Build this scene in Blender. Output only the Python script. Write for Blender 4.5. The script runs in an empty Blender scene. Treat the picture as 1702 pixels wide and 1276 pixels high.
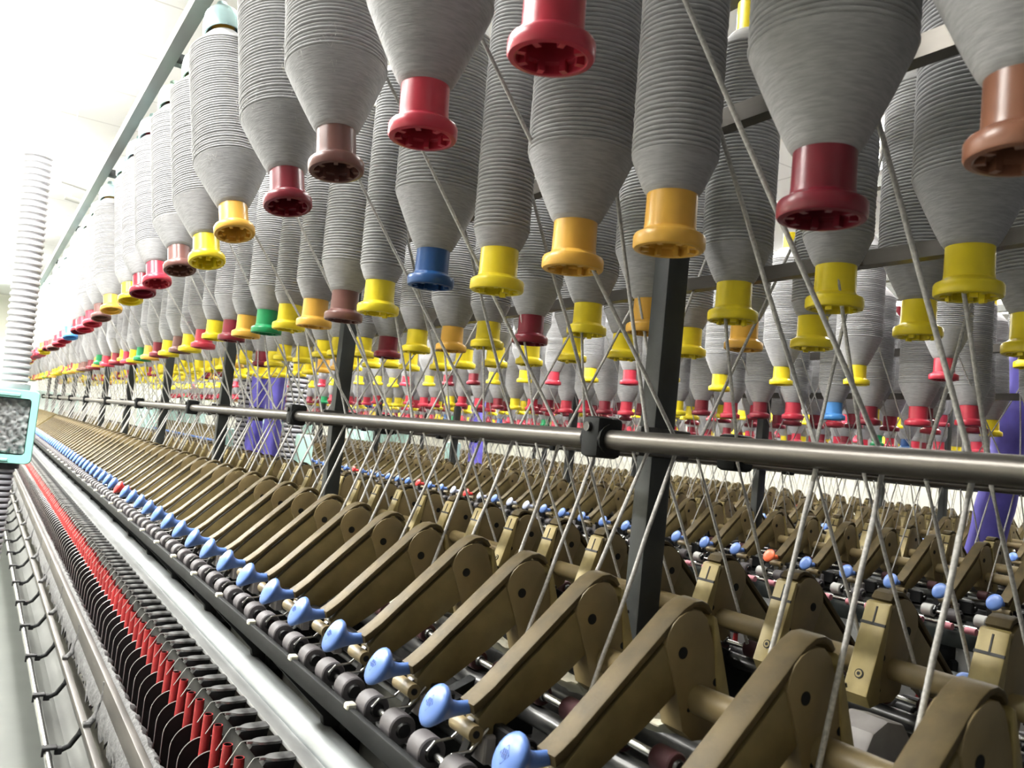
import bpy, bmesh, math, random
from mathutils import Vector, Matrix, Euler
random.seed(7)
C = bpy.context.scene.collection
EYE = 1.45                      # camera height above the floor
PITCH = 1.742                   # distance between machine centre lines
MID = 0.795                     # centre line of the nearest machine (x)
END = 13.4                      # far end of the machines (y)
SEC = 1.2209                    # spacing of the posts
ARM_P = 0.14
# ------------------------------------------------------------------ camera
FOC, YAW, PIT, ROL = 1403.5, 0.55909, 0.07261, 0.10181
W, H = 1702, 1276
fwd = Vector((math.sin(YAW)*math.cos(PIT), math.cos(YAW)*math.cos(PIT), math.sin(PIT)))
rgt = Vector((math.cos(YAW), -math.sin(YAW), 0)); upv = rgt.cross(fwd)
cr, sr = math.cos(ROL), math.sin(ROL)
# image x axis / y(up) axis: unrolled (a,b) -> x = a c + b s (b up), y_up = -a s + b c
imx = cr*rgt + sr*upv
imy = -sr*rgt + cr*upv
def depth(d, s, h=0): return Vector((d, s, h)).dot(fwd)
def project(d, s, h):
    v = Vector((d, s, h)); z = v.dot(fwd)
    if z < 0.05: return None
    return (W/2 + FOC*v.dot(imx)/z, H/2 - FOC*v.dot(imy)/z, z)
def ray(px, py):
    return fwd + imx*((px-W/2)/FOC) + imy*(-(py-H/2)/FOC)
def at_d(px, py, d):
    r = ray(px, py); return r*(d/r.x)
cam = bpy.data.objects.new('camera', bpy.data.cameras.new('camera'))
C.objects.link(cam)
M = Matrix((imx, imy, -fwd)).transposed().to_4x4(); M.translation = Vector((0, 0, EYE))
cam.matrix_world = M
cam.data.sensor_width = 36; cam.data.lens = FOC/W*36; cam.data.clip_start = 0.02; cam.data.clip_end = 100
cam.data.dof.use_dof = True; cam.data.dof.focus_distance = 1.5; cam.data.dof.aperture_fstop = 13
bpy.context.scene.camera = cam

# ------------------------------------------------------------------ materials
def mat(name, col, rough=0.5, metal=0.0, var=0.0, scale=40, bump=0.0, bscale=200, stretch=(1, 1, 1), emit=0, spec=0.5, sheen=0, col2=None, var_scale2=None):
    m = bpy.data.materials.new(name); m.use_nodes = True
    nt = m.node_tree; b = nt.nodes['Principled BSDF']
    b.inputs['Base Color'].default_value = (*col, 1); b.inputs['Roughness'].default_value = rough
    b.inputs['Metallic'].default_value = metal
    b.inputs['Specular IOR Level'].default_value = spec
    if sheen: b.inputs['Sheen Weight'].default_value = sheen
    if emit:
        b.inputs['Emission Color'].default_value = (*col, 1); b.inputs['Emission Strength'].default_value = emit
    tc = nt.nodes.new('ShaderNodeTexCoord'); mp = nt.nodes.new('ShaderNodeMapping')
    mp.inputs['Scale'].default_value = stretch
    nt.links.new(tc.outputs['Object'], mp.inputs['Vector'])
    if var:
        n = nt.nodes.new('ShaderNodeTexNoise'); n.inputs['Scale'].default_value = scale; n.inputs['Detail'].default_value = 6
        nt.links.new(mp.outputs['Vector'], n.inputs['Vector'])
        rp = nt.nodes.new('ShaderNodeValToRGB')
        c2 = col2 if col2 else tuple(max(0, c*(1-var)) for c in col)
        c1 = col if col2 else tuple(min(1, c*(1+var*0.6)) for c in col)
        rp.color_ramp.elements[0].position = 0.35; rp.color_ramp.elements[1].position = 0.65
        rp.color_ramp.elements[0].color = (*c2, 1); rp.color_ramp.elements[1].color = (*c1, 1)
        nt.links.new(n.outputs['Fac'], rp.inputs['Fac']); nt.links.new(rp.outputs['Color'], b.inputs['Base Color'])
    if bump:
        n2 = nt.nodes.new('ShaderNodeTexNoise'); n2.inputs['Scale'].default_value = bscale; n2.inputs['Detail'].default_value = 4
        nt.links.new(mp.outputs['Vector'], n2.inputs['Vector'])
        bp = nt.nodes.new('ShaderNodeBump'); bp.inputs['Strength'].default_value = bump; bp.inputs['Distance'].default_value = 0.002
        nt.links.new(n2.outputs['Fac'], bp.inputs['Height']); nt.links.new(bp.outputs['Normal'], b.inputs['Normal'])
    return m
YARN = mat('grey_roving', (0.41, 0.41, 0.42), 0.9, var=0.16, scale=60, bump=0.3, bscale=90, stretch=(1, 1, 9), spec=0.1, sheen=0.2)
STRAND = mat('roving_strand_grey', (0.50, 0.49, 0.47), 0.9, var=0.25, scale=300, bump=0.3, spec=0.1)
TUBE = {
 'yellow': mat('yellow_plastic', (0.90, 0.72, 0.025), 0.32, var=0.08, scale=25),
 'amber': mat('amber_plastic', (0.80, 0.45, 0.07), 0.32, var=0.08, scale=25),
 'red': mat('red_plastic', (0.52, 0.035, 0.065), 0.3, var=0.08, scale=25),
 'dark red': mat('dark_red_plastic', (0.20, 0.013, 0.027), 0.3, var=0.1, scale=25),
 'brown': mat('brown_plastic', (0.17, 0.075, 0.065), 0.3, var=0.1, scale=25),
 'tan': mat('terracotta_plastic', (0.27, 0.115, 0.068), 0.3, var=0.08, scale=25),
 'blue': mat('navy_plastic', (0.015, 0.075, 0.24), 0.3, var=0.1, scale=25),
 'sky blue': mat('sky_blue_plastic', (0.08, 0.30, 0.72), 0.3, var=0.1, scale=25),
 'green': mat('green_plastic', (0.01, 0.26, 0.09), 0.3, var=0.1, scale=25),
}
MINT = mat('mint_plastic', (0.62, 0.86, 0.74), 0.4, var=0.05); CYAN = mat('pale_cyan_plastic', (0.60, 0.84, 0.86), 0.4, var=0.05)
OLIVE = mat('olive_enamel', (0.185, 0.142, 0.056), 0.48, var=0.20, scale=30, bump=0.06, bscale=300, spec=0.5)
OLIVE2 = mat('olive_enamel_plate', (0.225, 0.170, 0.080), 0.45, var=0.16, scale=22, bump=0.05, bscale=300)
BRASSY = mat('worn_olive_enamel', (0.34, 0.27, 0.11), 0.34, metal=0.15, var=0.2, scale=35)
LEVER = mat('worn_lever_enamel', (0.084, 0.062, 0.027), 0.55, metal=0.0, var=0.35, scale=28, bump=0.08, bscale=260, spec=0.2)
BLUEK = mat('blue_knob_plastic', (0.105, 0.205, 0.53), 0.35, var=0.06, scale=30)
NAVYK = mat('blue_emblem_ink', (0.06, 0.10, 0.32), 0.4)
REDK = mat('red_knob_plastic', (0.75, 0.05, 0.05), 0.35, var=0.06); ORANGEK = mat('orange_knob_plastic', (0.85, 0.16, 0.06), 0.35)
GREYK = mat('pale_blue_knob_plastic', (0.50, 0.55, 0.72), 0.4)
COT = mat('grey_rubber', (0.085, 0.078, 0.083), 0.6, var=0.15, scale=60); COT2 = mat('dark_red_rubber', (0.075, 0.025, 0.03), 0.6, var=0.2)
PINK = mat('pink_rubber', (0.52, 0.19, 0.23), 0.6, var=0.12); COT3 = mat('pale_grey_rubber', (0.42, 0.42, 0.40), 0.55, var=0.12)
STEEL = mat('polished_steel', (0.55, 0.55, 0.54), 0.25, metal=1.0, var=0.15, scale=60)
DSTEEL = mat('dark_oily_steel', (0.10, 0.10, 0.10), 0.3, metal=0.8, var=0.3, scale=30)
RAIL = mat('worn_rail_steel', (0.135, 0.125, 0.112), 0.36, metal=0.8, var=0.25, scale=25, stretch=(1, 0.08, 1))
BLACK = mat('black_plastic', (0.012, 0.012, 0.013), 0.4, spec=0.25); BLACKM = mat('matt_black_iron', (0.014, 0.015, 0.0155), 0.6, var=0.3, scale=20, spec=0.15)
POSTM = mat('black_green_post_paint', (0.022, 0.026, 0.026), 0.5, var=0.3, scale=12, bump=0.05)
ALU = mat('brushed_aluminium', (0.48, 0.49, 0.49), 0.34, metal=0.25, var=0.14, scale=26, stretch=(1, 0.3, 1))
ALUT = mat('aluminium_tube', (0.36, 0.385, 0.39), 0.38, metal=0.2, var=0.06, scale=30, stretch=(1, 0.5, 1))
DUSTY = mat('dusty_grey_sheet', (0.075, 0.075, 0.066), 0.7, var=0.55, scale=11, bump=0.1)
GLOSSB = mat('glossy_black_sheet', (0.03, 0.035, 0.035), 0.15, var=0.2)
REDC = mat('red_tube_plastic', (0.34, 0.02, 0.022), 0.4, var=0.15, scale=60)
REDY = mat('red_spun_yarn', (0.25, 0.018, 0.02), 0.85, var=0.2, scale=200, stretch=(1, 1, 4), bump=0.3)
SEPM = mat('black_separator_sheet', (0.014, 0.013, 0.0135), 0.55, var=0.2, scale=20, spec=0.12); SEPE = mat('bright_separator_edge', (0.55, 0.55, 0.53), 0.3, metal=0.6)
FUZZ = mat('grey_lint', (0.12, 0.12, 0.12), 0.95, var=0.35, scale=120, bump=0.7, bscale=160)
RUST = mat('worn_brown_bar', (0.085, 0.078, 0.07), 0.5, metal=0.3, var=0.35, scale=22, stretch=(1, 0.2, 1))
CREAM = mat('cream_belt', (0.17, 0.17, 0.145), 0.7, var=0.25, scale=9)
GREYM = mat('grey_channel_metal', (0.10, 0.103, 0.095), 0.45, metal=0.3, var=0.25, scale=9, stretch=(1, 0.3, 1))
PAPER = mat('cream_sheet', (0.80, 0.77, 0.62), 0.7, var=0.08, scale=20, bump=0.2, bscale=60)
TEAL = mat('mint_box_plastic', (0.36, 0.78, 0.70), 0.4, var=0.05); LINT = mat('grey_lint_waste', (0.58, 0.55, 0.55), 0.95, var=0.45, scale=38, bump=0.9, bscale=55)
PTEAL = mat('pale_mint_enamel', (0.45, 0.70, 0.64), 0.5, var=0.08, scale=8)
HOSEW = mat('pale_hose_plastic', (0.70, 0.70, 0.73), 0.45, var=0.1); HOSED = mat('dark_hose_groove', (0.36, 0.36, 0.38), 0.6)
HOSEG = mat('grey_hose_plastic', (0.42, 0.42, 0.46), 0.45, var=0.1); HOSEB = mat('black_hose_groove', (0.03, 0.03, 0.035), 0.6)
PURPLE = mat('violet_sleeve_fabric', (0.12, 0.10, 0.48), 0.55, var=0.2, scale=12, bump=0.2, bscale=30)
CONDM = mat('pale_conduit_paint', (0.35, 0.35, 0.33), 0.6); WHITEP = mat('white_enamel', (0.82, 0.82, 0.80), 0.5); LAMP = mat('lamp_diffuser', (1.0, 0.98, 0.93), 0.5, emit=9)
GBLOCK = mat('grey_plastic_guard', (0.30, 0.28, 0.27), 0.5, var=0.1)
def glass_mat():
    m = bpy.data.materials.new('clear_window'); m.use_nodes = True; nt = m.node_tree
    out = nt.nodes['Material Output']; tr = nt.nodes.new('ShaderNodeBsdfTransparent'); gl = nt.nodes.new('ShaderNodeBsdfGlossy'); mx = nt.nodes.new('ShaderNodeMixShader')
    tr.inputs['Color'].default_value = (0.94, 0.96, 0.96, 1); gl.inputs['Roughness'].default_value = 0.05; mx.inputs['Fac'].default_value = 0.06
    nt.links.new(tr.outputs[0], mx.inputs[1]); nt.links.new(gl.outputs[0], mx.inputs[2]); nt.links.new(mx.outputs[0], out.inputs['Surface'])
    return m
GLASS = glass_mat()

# ------------------------------------------------------------------ mesh builder
class MB:
    def __init__(s): s.v = []; s.f = []; s.m = []; s.mats = []; s.flat = set()
    def mi(s, m):
        if m not in s.mats: s.mats.append(m)
        return s.mats.index(m)
    def box(s, x0, x1, y0, y1, z0, z1, m, rot=None, org=None):
        b = len(s.v)
        for x in (x0, x1):
            for y in (y0, y1):
                for z in (z0, z1):
                    p = Vector((x, y, z))
                    if rot: p = rot @ (p-org) + org
                    s.v.append(p)
        k = s.mi(m)
        for f in ((0, 1, 3, 2), (4, 6, 7, 5), (0, 4, 5, 1), (2, 3, 7, 6), (0, 2, 6, 4), (1, 5, 7, 3)):
            s.f.append([b+i for i in f]); s.m.append(k)
    def bev(s, x0, x1, y0, y1, z0, z1, m, r=0.003, seg=2):
        bm = bmesh.new(); bmesh.ops.create_cube(bm, size=1)
        for v in bm.verts: v.co = Vector(((x0+x1)/2+v.co.x*(x1-x0), (y0+y1)/2+v.co.y*(y1-y0), (z0+z1)/2+v.co.z*(z1-z0)))
        bmesh.ops.bevel(bm, geom=bm.edges[:], offset=r, segments=seg, affect='EDGES', profile=0.5)
        s.add_bm(bm, m, flat='all')
    def add_bm(s, bm, m, mtx=None, flat=None):
        b = len(s.v); bm.verts.index_update(); k = s.mi(m)
        for v in bm.verts: s.v.append(mtx @ v.co if mtx else v.co.copy())
        bm.normal_update()
        for f in bm.faces:
            if flat == 'all' or (flat == 'caps' and abs(f.normal.y) > 0.99): s.flat.add(len(s.f))
            s.f.append([b+v.index for v in f.verts]); s.m.append(k)
        bm.free()
    def prism(s, poly, t, m, y=0.0, bevel=0.0, seg=2):
        """poly in (x, z), extruded along y by thickness t about y."""
        bm = bmesh.new()
        f = bm.faces.new([bm.verts.new((x, y-t/2, z)) for x, z in poly])
        r = bmesh.ops.extrude_face_region(bm, geom=[f])
        bmesh.ops.translate(bm, verts=[e for e in r['geom'] if isinstance(e, bmesh.types.BMVert)], vec=(0, t, 0))
        bmesh.ops.recalc_face_normals(bm, faces=bm.faces[:])
        if bevel:
            ed = [e for e in bm.edges if abs(e.verts[0].co.y-e.verts[1].co.y) < 1e-6]
            bmesh.ops.bevel(bm, geom=ed, offset=bevel, segments=seg, affect='EDGES', profile=0.5)
        bmesh.ops.triangulate(bm, faces=[g for g in bm.faces if len(g.verts) > 4])
        s.add_bm(bm, m, flat='caps')
    def rings(s, rings, m, cap=(True, True), closed=True):
        """rings: list of lists of points of equal length"""
        b = len(s.v); n = len(rings[0]); k = s.mi(m) if not isinstance(m, list) else None
        for r in rings: s.v.extend(r)
        for i in range(len(rings)-1):
            kk = k if k is not None else s.mi(m[i])
            for j in range(n if closed else n-1):
                j2 = (j+1) % n
                s.f.append([b+i*n+j, b+i*n+j2, b+(i+1)*n+j2, b+(i+1)*n+j]); s.m.append(kk)
        if cap[0]: s.f.append([b+j for j in range(n)][::-1]); s.m.append(k if k is not None else s.mi(m[0]))
        if cap[1]: s.f.append([b+(len(rings)-1)*n+j for j in range(n)]); s.m.append(k if k is not None else s.mi(m[-1]))
    def lathe(s, prof, m, n=24, o=(0, 0, 0), axis='z', cap=(False, False)):
        o = Vector(o); R = []
        for r, z in prof:
            ring = []
            for j in range(n):
                a = 2*math.pi*j/n
                c, t = r*math.cos(a), r*math.sin(a)
                p = Vector((c, t, z)) if axis == 'z' else (Vector((t, z, c)) if axis == 'y' else Vector((z, c, t)))
                ring.append(o+p)
            R.append(ring)
        s.rings(R, m, cap)
    def cyl(s, p0, p1, r, m, n=12, r1=None, cap=(True, True)):
        p0, p1 = Vector(p0), Vector(p1); s.tube([p0, p1], r, m, n, r1=r1, cap=cap)
    def tube(s, pts, r, m, n=8, r1=None, cap=(True, True)):
        pts = [Vector(p) for p in pts]; R = []
        if r > 0.003 and n < 14 and n > 6: n = 16
        for i, p in enumerate(pts):
            t = (pts[min(i+1, len(pts)-1)]-pts[max(i-1, 0)]).normalized()
            u = t.cross(Vector((0, 0, 1)) if abs(t.z) < 0.95 else Vector((0, 1, 0))).normalized(); w = u.cross(t)
            rr = r if r1 is None else r+(r1-r)*i/(len(pts)-1)
            R.append([p+u*rr*math.cos(2*math.pi*j/n)+w*rr*math.sin(2*math.pi*j/n) for j in range(n)])
        s.rings(R, m, cap)
    def merge(s, o, mtx=None):
        b = len(s.v); idx = [s.mi(m) for m in o.mats]; n0 = len(s.f); s.flat.update(n0+i for i in o.flat)
        s.v.extend([mtx @ Vector(p) for p in o.v] if mtx else o.v)
        s.f.extend([[b+i for i in f] for f in o.f]); s.m.extend([idx[i] for i in o.m])
    def mesh(s, name, sharp=32):
        me = bpy.data.meshes.new(name)
        me.from_pydata([tuple(p) for p in s.v], [], s.f); me.update()
        for m in s.mats: me.materials.append(m)
        me.polygons.foreach_set('material_index', s.m)
        me.polygons.foreach_set('use_smooth', [i not in s.flat for i in range(len(me.polygons))])
        bm = bmesh.new(); bm.from_mesh(me); bmesh.ops.recalc_face_normals(bm, faces=bm.faces[:]); bm.to_mesh(me); bm.free()
        if sharp: me.set_sharp_from_angle(angle=math.radians(sharp))
        return me
def obj(name, me, parent=None, loc=None, sharp=32):
    if isinstance(me, MB): me = me.mesh(name, sharp)
    o = bpy.data.objects.new(name, me); C.objects.link(o)
    if parent: o.parent = parent
    if loc: o.location = loc
    return o
def empty(name, loc=(0, 0, 0)):
    o = bpy.data.objects.new(name, None); C.objects.link(o); o.location = loc; o.empty_display_size = 0.02; return o
def tag(o, label, cat, group=None, kind=None):
    o['label'] = label; o['category'] = cat
    if group: o['group'] = group
    if kind: o['kind'] = kind
    return o
def struct(name, me, label=None, cat=None):
    o = obj(name, me); o['kind'] = 'structure'
    if label: o['label'] = label
    if cat: o['category'] = cat
    return o
ONES = ['', 'first', 'second', 'third', 'fourth', 'fifth', 'sixth', 'seventh', 'eighth', 'ninth', 'tenth', 'eleventh', 'twelfth', 'thirteenth', 'fourteenth', 'fifteenth', 'sixteenth', 'seventeenth', 'eighteenth', 'nineteenth']
TENS = ['', '', 'twenty', 'thirty', 'forty', 'fifty', 'sixty', 'seventy', 'eighty', 'ninety']; TENTH = ['', '', 'twentieth', 'thirtieth', 'fortieth', 'fiftieth', 'sixtieth', 'seventieth', 'eightieth', 'ninetieth']
def nth(n):
    if n < 20: return ONES[n]
    if n >= 100: return 'hundredth' if n == 100 else 'hundred-and-' + nth(n-100)
    return TENTH[n//10] if n % 10 == 0 else TENS[n//10]+'-'+ONES[n % 10]
def Z(h): return h+EYE
def in_view(d, s, h, mx=60):
    p = project(d, s, h)
    return p is not None and -mx < p[0] < W+mx and -mx < p[1] < H+mx
# ================================================================== THE SETTING
CEIL = 1.62
def tile_mat(name, col, line, sx, sy, rough=0.8, mort=0.006):
    m = mat(name, col, rough); nt = m.node_tree; b = nt.nodes['Principled BSDF']
    tc = nt.nodes.new('ShaderNodeTexCoord'); br = nt.nodes.new('ShaderNodeTexBrick')
    br.offset = 0.0; br.inputs['Scale'].default_value = 1.0; br.inputs['Brick Width'].default_value = sx; br.inputs['Row Height'].default_value = sy
    br.inputs['Mortar Size'].default_value = mort; br.inputs['Color1'].default_value = (*col, 1); br.inputs['Color2'].default_value = (*[c*0.98 for c in col], 1); br.inputs['Mortar'].default_value = (*line, 1)
    nt.links.new(tc.outputs['Object'], br.inputs['Vector']); nt.links.new(br.outputs['Color'], b.inputs['Base Color'])
    return m
FLOORM = mat('grey_green_floor_paint', (0.060, 0.067, 0.058), 0.45, var=0.12, scale=5)
CEILM = tile_mat('white_ceiling_panels', (0.86, 0.86, 0.84), (0.62, 0.61, 0.60), 1.2, 0.6)
WALLM = mat('pale_cream_wall_paint', (0.80, 0.78, 0.68), 0.7, var=0.05, scale=2)
X0W, X1W, Y0W, Y1W = -3.2, 9.2, -3.0, 16.2
def slab(name, x0, x1, y0, y1, z0, z1, m, label):
    b = MB(); b.box(x0, x1, y0, y1, z0, z1, m); return struct(name, b, label)
slab('floor', X0W, X1W, Y0W, Y1W, -0.1, 0.0, FLOORM, 'grey green painted mill floor')
slab('ceiling', X0W, X1W, Y0W, Y1W, Z(CEIL), Z(CEIL)+0.1, CEILM, 'white panelled ceiling over the mill')
slab('wall_back', X0W, X1W, Y1W, Y1W+0.1, 0, Z(CEIL), WALLM, 'pale cream end wall behind the machines')
slab('wall_left', X0W-0.1, X0W, Y0W, Y1W, 0, Z(CEIL), WALLM, 'pale cream side wall beyond the first aisle')
slab('wall_right', X1W, X1W+0.1, Y0W, Y1W, 0, Z(CEIL), WALLM, 'pale cream side wall beyond the last machine')

# ================================================================== LAMPS
def lamp_fixture(x, y, ln, label, power, up):
    t = empty('ceiling_lamp', (x, y, Z(CEIL)-0.12)); tag(t, label, 'lamp', 'strip lamps under the ceiling')
    b = MB(); b.bev(-0.075, 0.075, -ln/2, ln/2, 0.0, 0.05, WHITEP, 0.008)
    for yy in (-ln*0.35, ln*0.35): b.cyl((0, yy, 0.05), (0, yy, 0.12), 0.008, WHITEP, 8)
    obj('lamp_housing', b, t)
    b = MB(); b.bev(-0.06, 0.06, -ln/2+0.02, ln/2-0.02, -0.022, 0.001, LAMP, 0.008); obj('lamp_diffuser', b, t)
    l = bpy.data.lights.new('strip_light', 'AREA'); l.shape = 'RECTANGLE'; l.size = 0.12; l.size_y = ln; l.energy = power; l.color = (1.0, 0.985, 0.94)
    lo = bpy.data.objects.new('strip_light', l); C.objects.link(lo); lo.parent = t; lo.location = (0, 0, -0.03)
    l2 = bpy.data.lights.new('ceiling_fill_light', 'AREA'); l2.shape = 'RECTANGLE'; l2.size = 0.1; l2.size_y = ln; l2.energy = up; l2.color = (1.0, 0.985, 0.94)  # upward light added above the housing to whiten the ceiling
    lo = bpy.data.objects.new('ceiling_fill_light', l2); C.objects.link(lo); lo.parent = t; lo.location = (0, 0, 0.056); lo.rotation_euler = (math.pi, 0, 0)
AISLES = [-1.15, -0.10, 1.667, 3.41, 5.15, 6.9]  # first row added out of view to light the strip below the rollers
ANAME = ['unseen over the outer front aisle', 'over the front aisle beside the creel', 'over the aisle behind the first machine', 'over the aisle behind the second machine', 'over the aisle behind the third machine', 'over the last aisle']
UPOW = [[60, 90, 110, 110, 100, 80], [50, 160, 200, 180, 140, 90], [5, 14, 20, 20, 20, 16], [10, 22, 24, 24, 20, 18], [14, 20, 20, 20, 18, 16], [14, 16, 16, 16, 16, 16]]
LPOW = [[50, 78, 84, 72, 56, 42], [38, 52, 46, 34, 24, 16], [20, 44, 50, 46, 38, 30], [30, 58, 58, 48, 38, 30], [34, 48, 48, 40, 32, 26], [22, 22, 22, 22, 22, 22]]
for a, x in enumerate(AISLES):
    for k in range(6):
        lamp_fixture(x, 1.9+2.35*k, 1.5, 'white strip lamp hanging %s, %s from the camera' % (ANAME[a], nth(k+1)), LPOW[a][k], UPOW[a][k])
# the pair of grey conduits crossing under the ceiling beyond the hose
for k, (p0, p1) in enumerate((((103, 299), (166, 320)), ((108, 327), (152, 341)))):
    a = at_d(p0[0], p0[1], 0.14); a = a*(1.22/a.z); b_ = ray(*p1); b_ = b_*(a.y/b_.y)
    b = MB(); b.cyl((0, 0, 0), (b_.x-a.x, 0, b_.z-a.z), 0.016, CONDM, 12)
    # hangers up to the ceiling
    b.cyl((0.03, 0, 0), (0.03, 0, CEIL-a.z), 0.003, WHITEP, 8)
    o = obj('ceiling_conduit', b, loc=(a.x, a.y, Z(a.z)))
    tag(o, ['grey conduit crossing below the white ceiling beside the hose, upper one', 'grey conduit crossing below the white ceiling beside the hose, lower one'][k], 'conduit', 'grey conduits under the ceiling')

# ================================================================== BOBBINS
BL = 0.48
def tube_mesh(m, near=True, lugs=False):
    b = MB(); n = 40 if near else 16
    prof = [(0.0300, 0.0), (0.0345, 0.0008), (0.0358, 0.0030), (0.0358, 0.0125), (0.0345, 0.0150), (0.0290, 0.0178), (0.0262, 0.0205), (0.0256, 0.026), (0.0250, 0.075), (0.022, 0.10), (0.0215, BL)]
    b.lathe(prof, m, n)
    b.lathe([(0.0215, BL), (0.0, BL)], m, n)
    b.lathe([(0.0300, 0.0), (0.0285, 0.0008), (0.0280, 0.008), (0.0235, 0.0095), (0.0230, 0.0130), (0.0225, 0.085), (0.0, 0.087)], m, n)
    if near:
        for k in range(8):
            R = Matrix.Rotation(2*math.pi*k/8, 3, 'Z')
            b.box(0.0215, 0.0290, -0.0026, 0.0026, 0.0006, 0.010, m, R, Vector((0, 0, 0)))
        if lugs:
            for k in range(3):
                R = Matrix.Rotation(2*math.pi*(k+0.3)/3, 3, 'Z')
                b.box(0.0185, 0.0225, -0.0040, 0.0040, -0.0035, 0.02, m, R, Vector((0, 0, 0)))
    return b
def package(R, lod, z0=0.058, seed=0):
    rnd = random.Random(seed)
    cone = max(0.022, (R-0.026)*2.1); z1 = z0+cone; z2 = 0.43-cone*0.55; z3 = 0.43
    n = 56 if lod == 0 else 28 if lod == 1 else 12
    prof = [(0.0250, z0-0.002), (0.0275, z0)]
    if lod == 2:
        prof += [(R, z1), (R, z2), (0.03, z3), (0.02, z3)]
    else:
        st = 0.0016 if lod == 0 else 0.0046
        # fine wraps on the shoulder
        k = 0; z = z0+0.002
        while z < z1-0.001:
            u = (z-z0)/(z1-z0); r = 0.0275+(R-0.0275)*(u**0.92)
            prof.append((r+(0.0005 if k % 2 else -0.0005), z)); z += 0.0014 if lod == 0 else 0.006; k += 1
        pit = 0.0052; z = z1; prof.append((R-0.0006, z))
        while z < z2:
            w = rnd.uniform(-0.0004, 0.0004)
            if lod == 0:
                prof += [(R-0.0034, z), (R-0.0003+w, z+0.0009), (R+0.0008+w, z+0.0025), (R-0.0002+w, z+0.0042)]
            else:
                prof += [(R-0.0030, z), (R+0.0006+w, z+pit*0.3), (R+0.0006+w, z+pit*0.75)]
            z += pit
        prof += [(0.030, z3), (0.0215, z3)]
    b = MB(); b.lathe(prof, YARN, n, cap=(False, False)); return b
RAD = [0.037, 0.043, 0.050, 0.056, 0.062, 0.066]
PKG = {}
def pkg_mesh(ri, lod):
    if (ri, lod) not in PKG: PKG[(ri, lod)] = package(RAD[ri], lod, seed=ri*3+lod).mesh('roving_package', 70)
    return PKG[(ri, lod)]
TUB = {}
def tub_mesh(c, lod):
    if (c, lod) not in TUB: TUB[(c, lod)] = tube_mesh(TUBE[c], lod < 1, c == 'yellow').mesh('bobbin_tube', 35)
    return TUB[(c, lod)]
BOB = []     # (depth, flange, pivot, colour, radius index, row text, order)
def add_bobbin(fl, pv, col, ri, row, order, mach, rown):
    p = project(*fl); p2 = project(*pv)
    if p is None: return
    BOB.append(dict(z=p[2], fl=Vector(fl), pv=Vector(pv), col=col, ri=ri, row=row, order=order, mach=mach, rown=rown,
        vis=(-80 < p[0] < W+80 and -120 < p[1] < H+80)))
rb = random.Random(11)
def rnd_col(w): return rb.choices(list(w), list(w.values()))[0]
# nearest machine: rows measured bobbin by bobbin near the camera, then continued by the row's own pitch
def row(mach, rown, name, d, h, pitch, meas, weights, piv, s_first=None, s_end=END-0.3, rad_w=None, order0=0):
    rad_w = rad_w or [2, 3, 4, 3, 2, 2]
    n = 0; last = None
    for px, py, col, ri in meas:
        q = at_d(px, py, d); n += 1; last = q.y
        t = piv(q.y)
        add_bobbin((q.x, q.y, q.z), (d+t[0], q.y+t[1], h+BL+0.005), col, ri, name, n, mach, rown)
    s = (last+pitch) if last else s_first
    while s < s_end:
        n += 1; t = piv(s); c = rnd_col(weights); ri = rb.choices(range(6), rad_w)[0]
        add_bobbin((d+rb.uniform(-.012, .012), s+rb.uniform(-.02, .02), h+rb.uniform(-.01, .012)), (d+t[0], s+t[1], h+BL+0.005), c, ri, name, n, mach, rown)
        s += pitch
Y_, A_, R_, D_, B_, T_, N_, S_, G_ = 'yellow', 'amber', 'red', 'dark red', 'brown', 'tan', 'blue', 'sky blue', 'green'
ROWD = [0.3525, 0.558, 0.904, 1.198]; ROWH = [0.314, 0.206, 0.209, 0.220]; ROWP = [0.244, 0.1745, 0.1745, 0.1745]
r1p = lambda s: (-0.012-0.030*min(1, max(0, (s-0.7)/0.7)), 0.004+0.155*min(1, max(0, (s-0.7)/0.7)))
r2p = lambda s: (-0.006, 0.006)
row(0, 0, 'the front hanging row of the nearest machine', ROWD[0], ROWH[0], ROWP[0],
    [(915, 100, R_, 4), (702, 232, R_, 5), (559, 287, B_, 5), (478.5, 345, D_, 5), (390, 390, A_, 5), (344, 437, Y_, 4), (299, 450, B_, 3), (261, 472, R_, 2), (237, 489, D_, 2), (217, 501, Y_, 1), (185, 517, A_, 3), (168, 530, B_, 2), (153.5, 540, R_, 3), (141, 549, R_, 3), (131, 552, D_, 2), (117, 562, S_, 2), (107, 568, R_, 3), (98, 574, R_, 2), (88, 580, B_, 3)],
    {Y_: 2, R_: 5, D_: 4, B_: 3, S_: 1}, r1p, rad_w=[0, 1, 4, 4, 3, 1])
row(0, 1, 'the second hanging row of the nearest machine', ROWD[1], ROWH[1], ROWP[1],
    [(1700, 268, T_, 4), (1365, 367, D_, 5), (1111, 417, A_, 1), (951, 450, A_, 4), (825, 485, Y_, 0), (715, 477, N_, 5), (627.5, 522, Y_, 0), (570, 534, B_, 2), (521, 544, A_, 1), (479, 549, Y_, 0), (442, 555, G_, 2), (408, 561, A_, 1), (384, 567, D_, 3), (356, 565, Y_, 1), (337, 579, R_, 3), (315, 585, Y_, 0), (298, 587, B_, 3), (280, 592, Y_, 1), (264, 594, D_, 3), (249, 598, A_, 2), (236, 600, G_, 3), (224, 603, Y_, 1), (213, 605, R_, 1)],
    {Y_: 4, R_: 3, D_: 2, B_: 1, G_: 1, A_: 2}, r2p)
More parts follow.
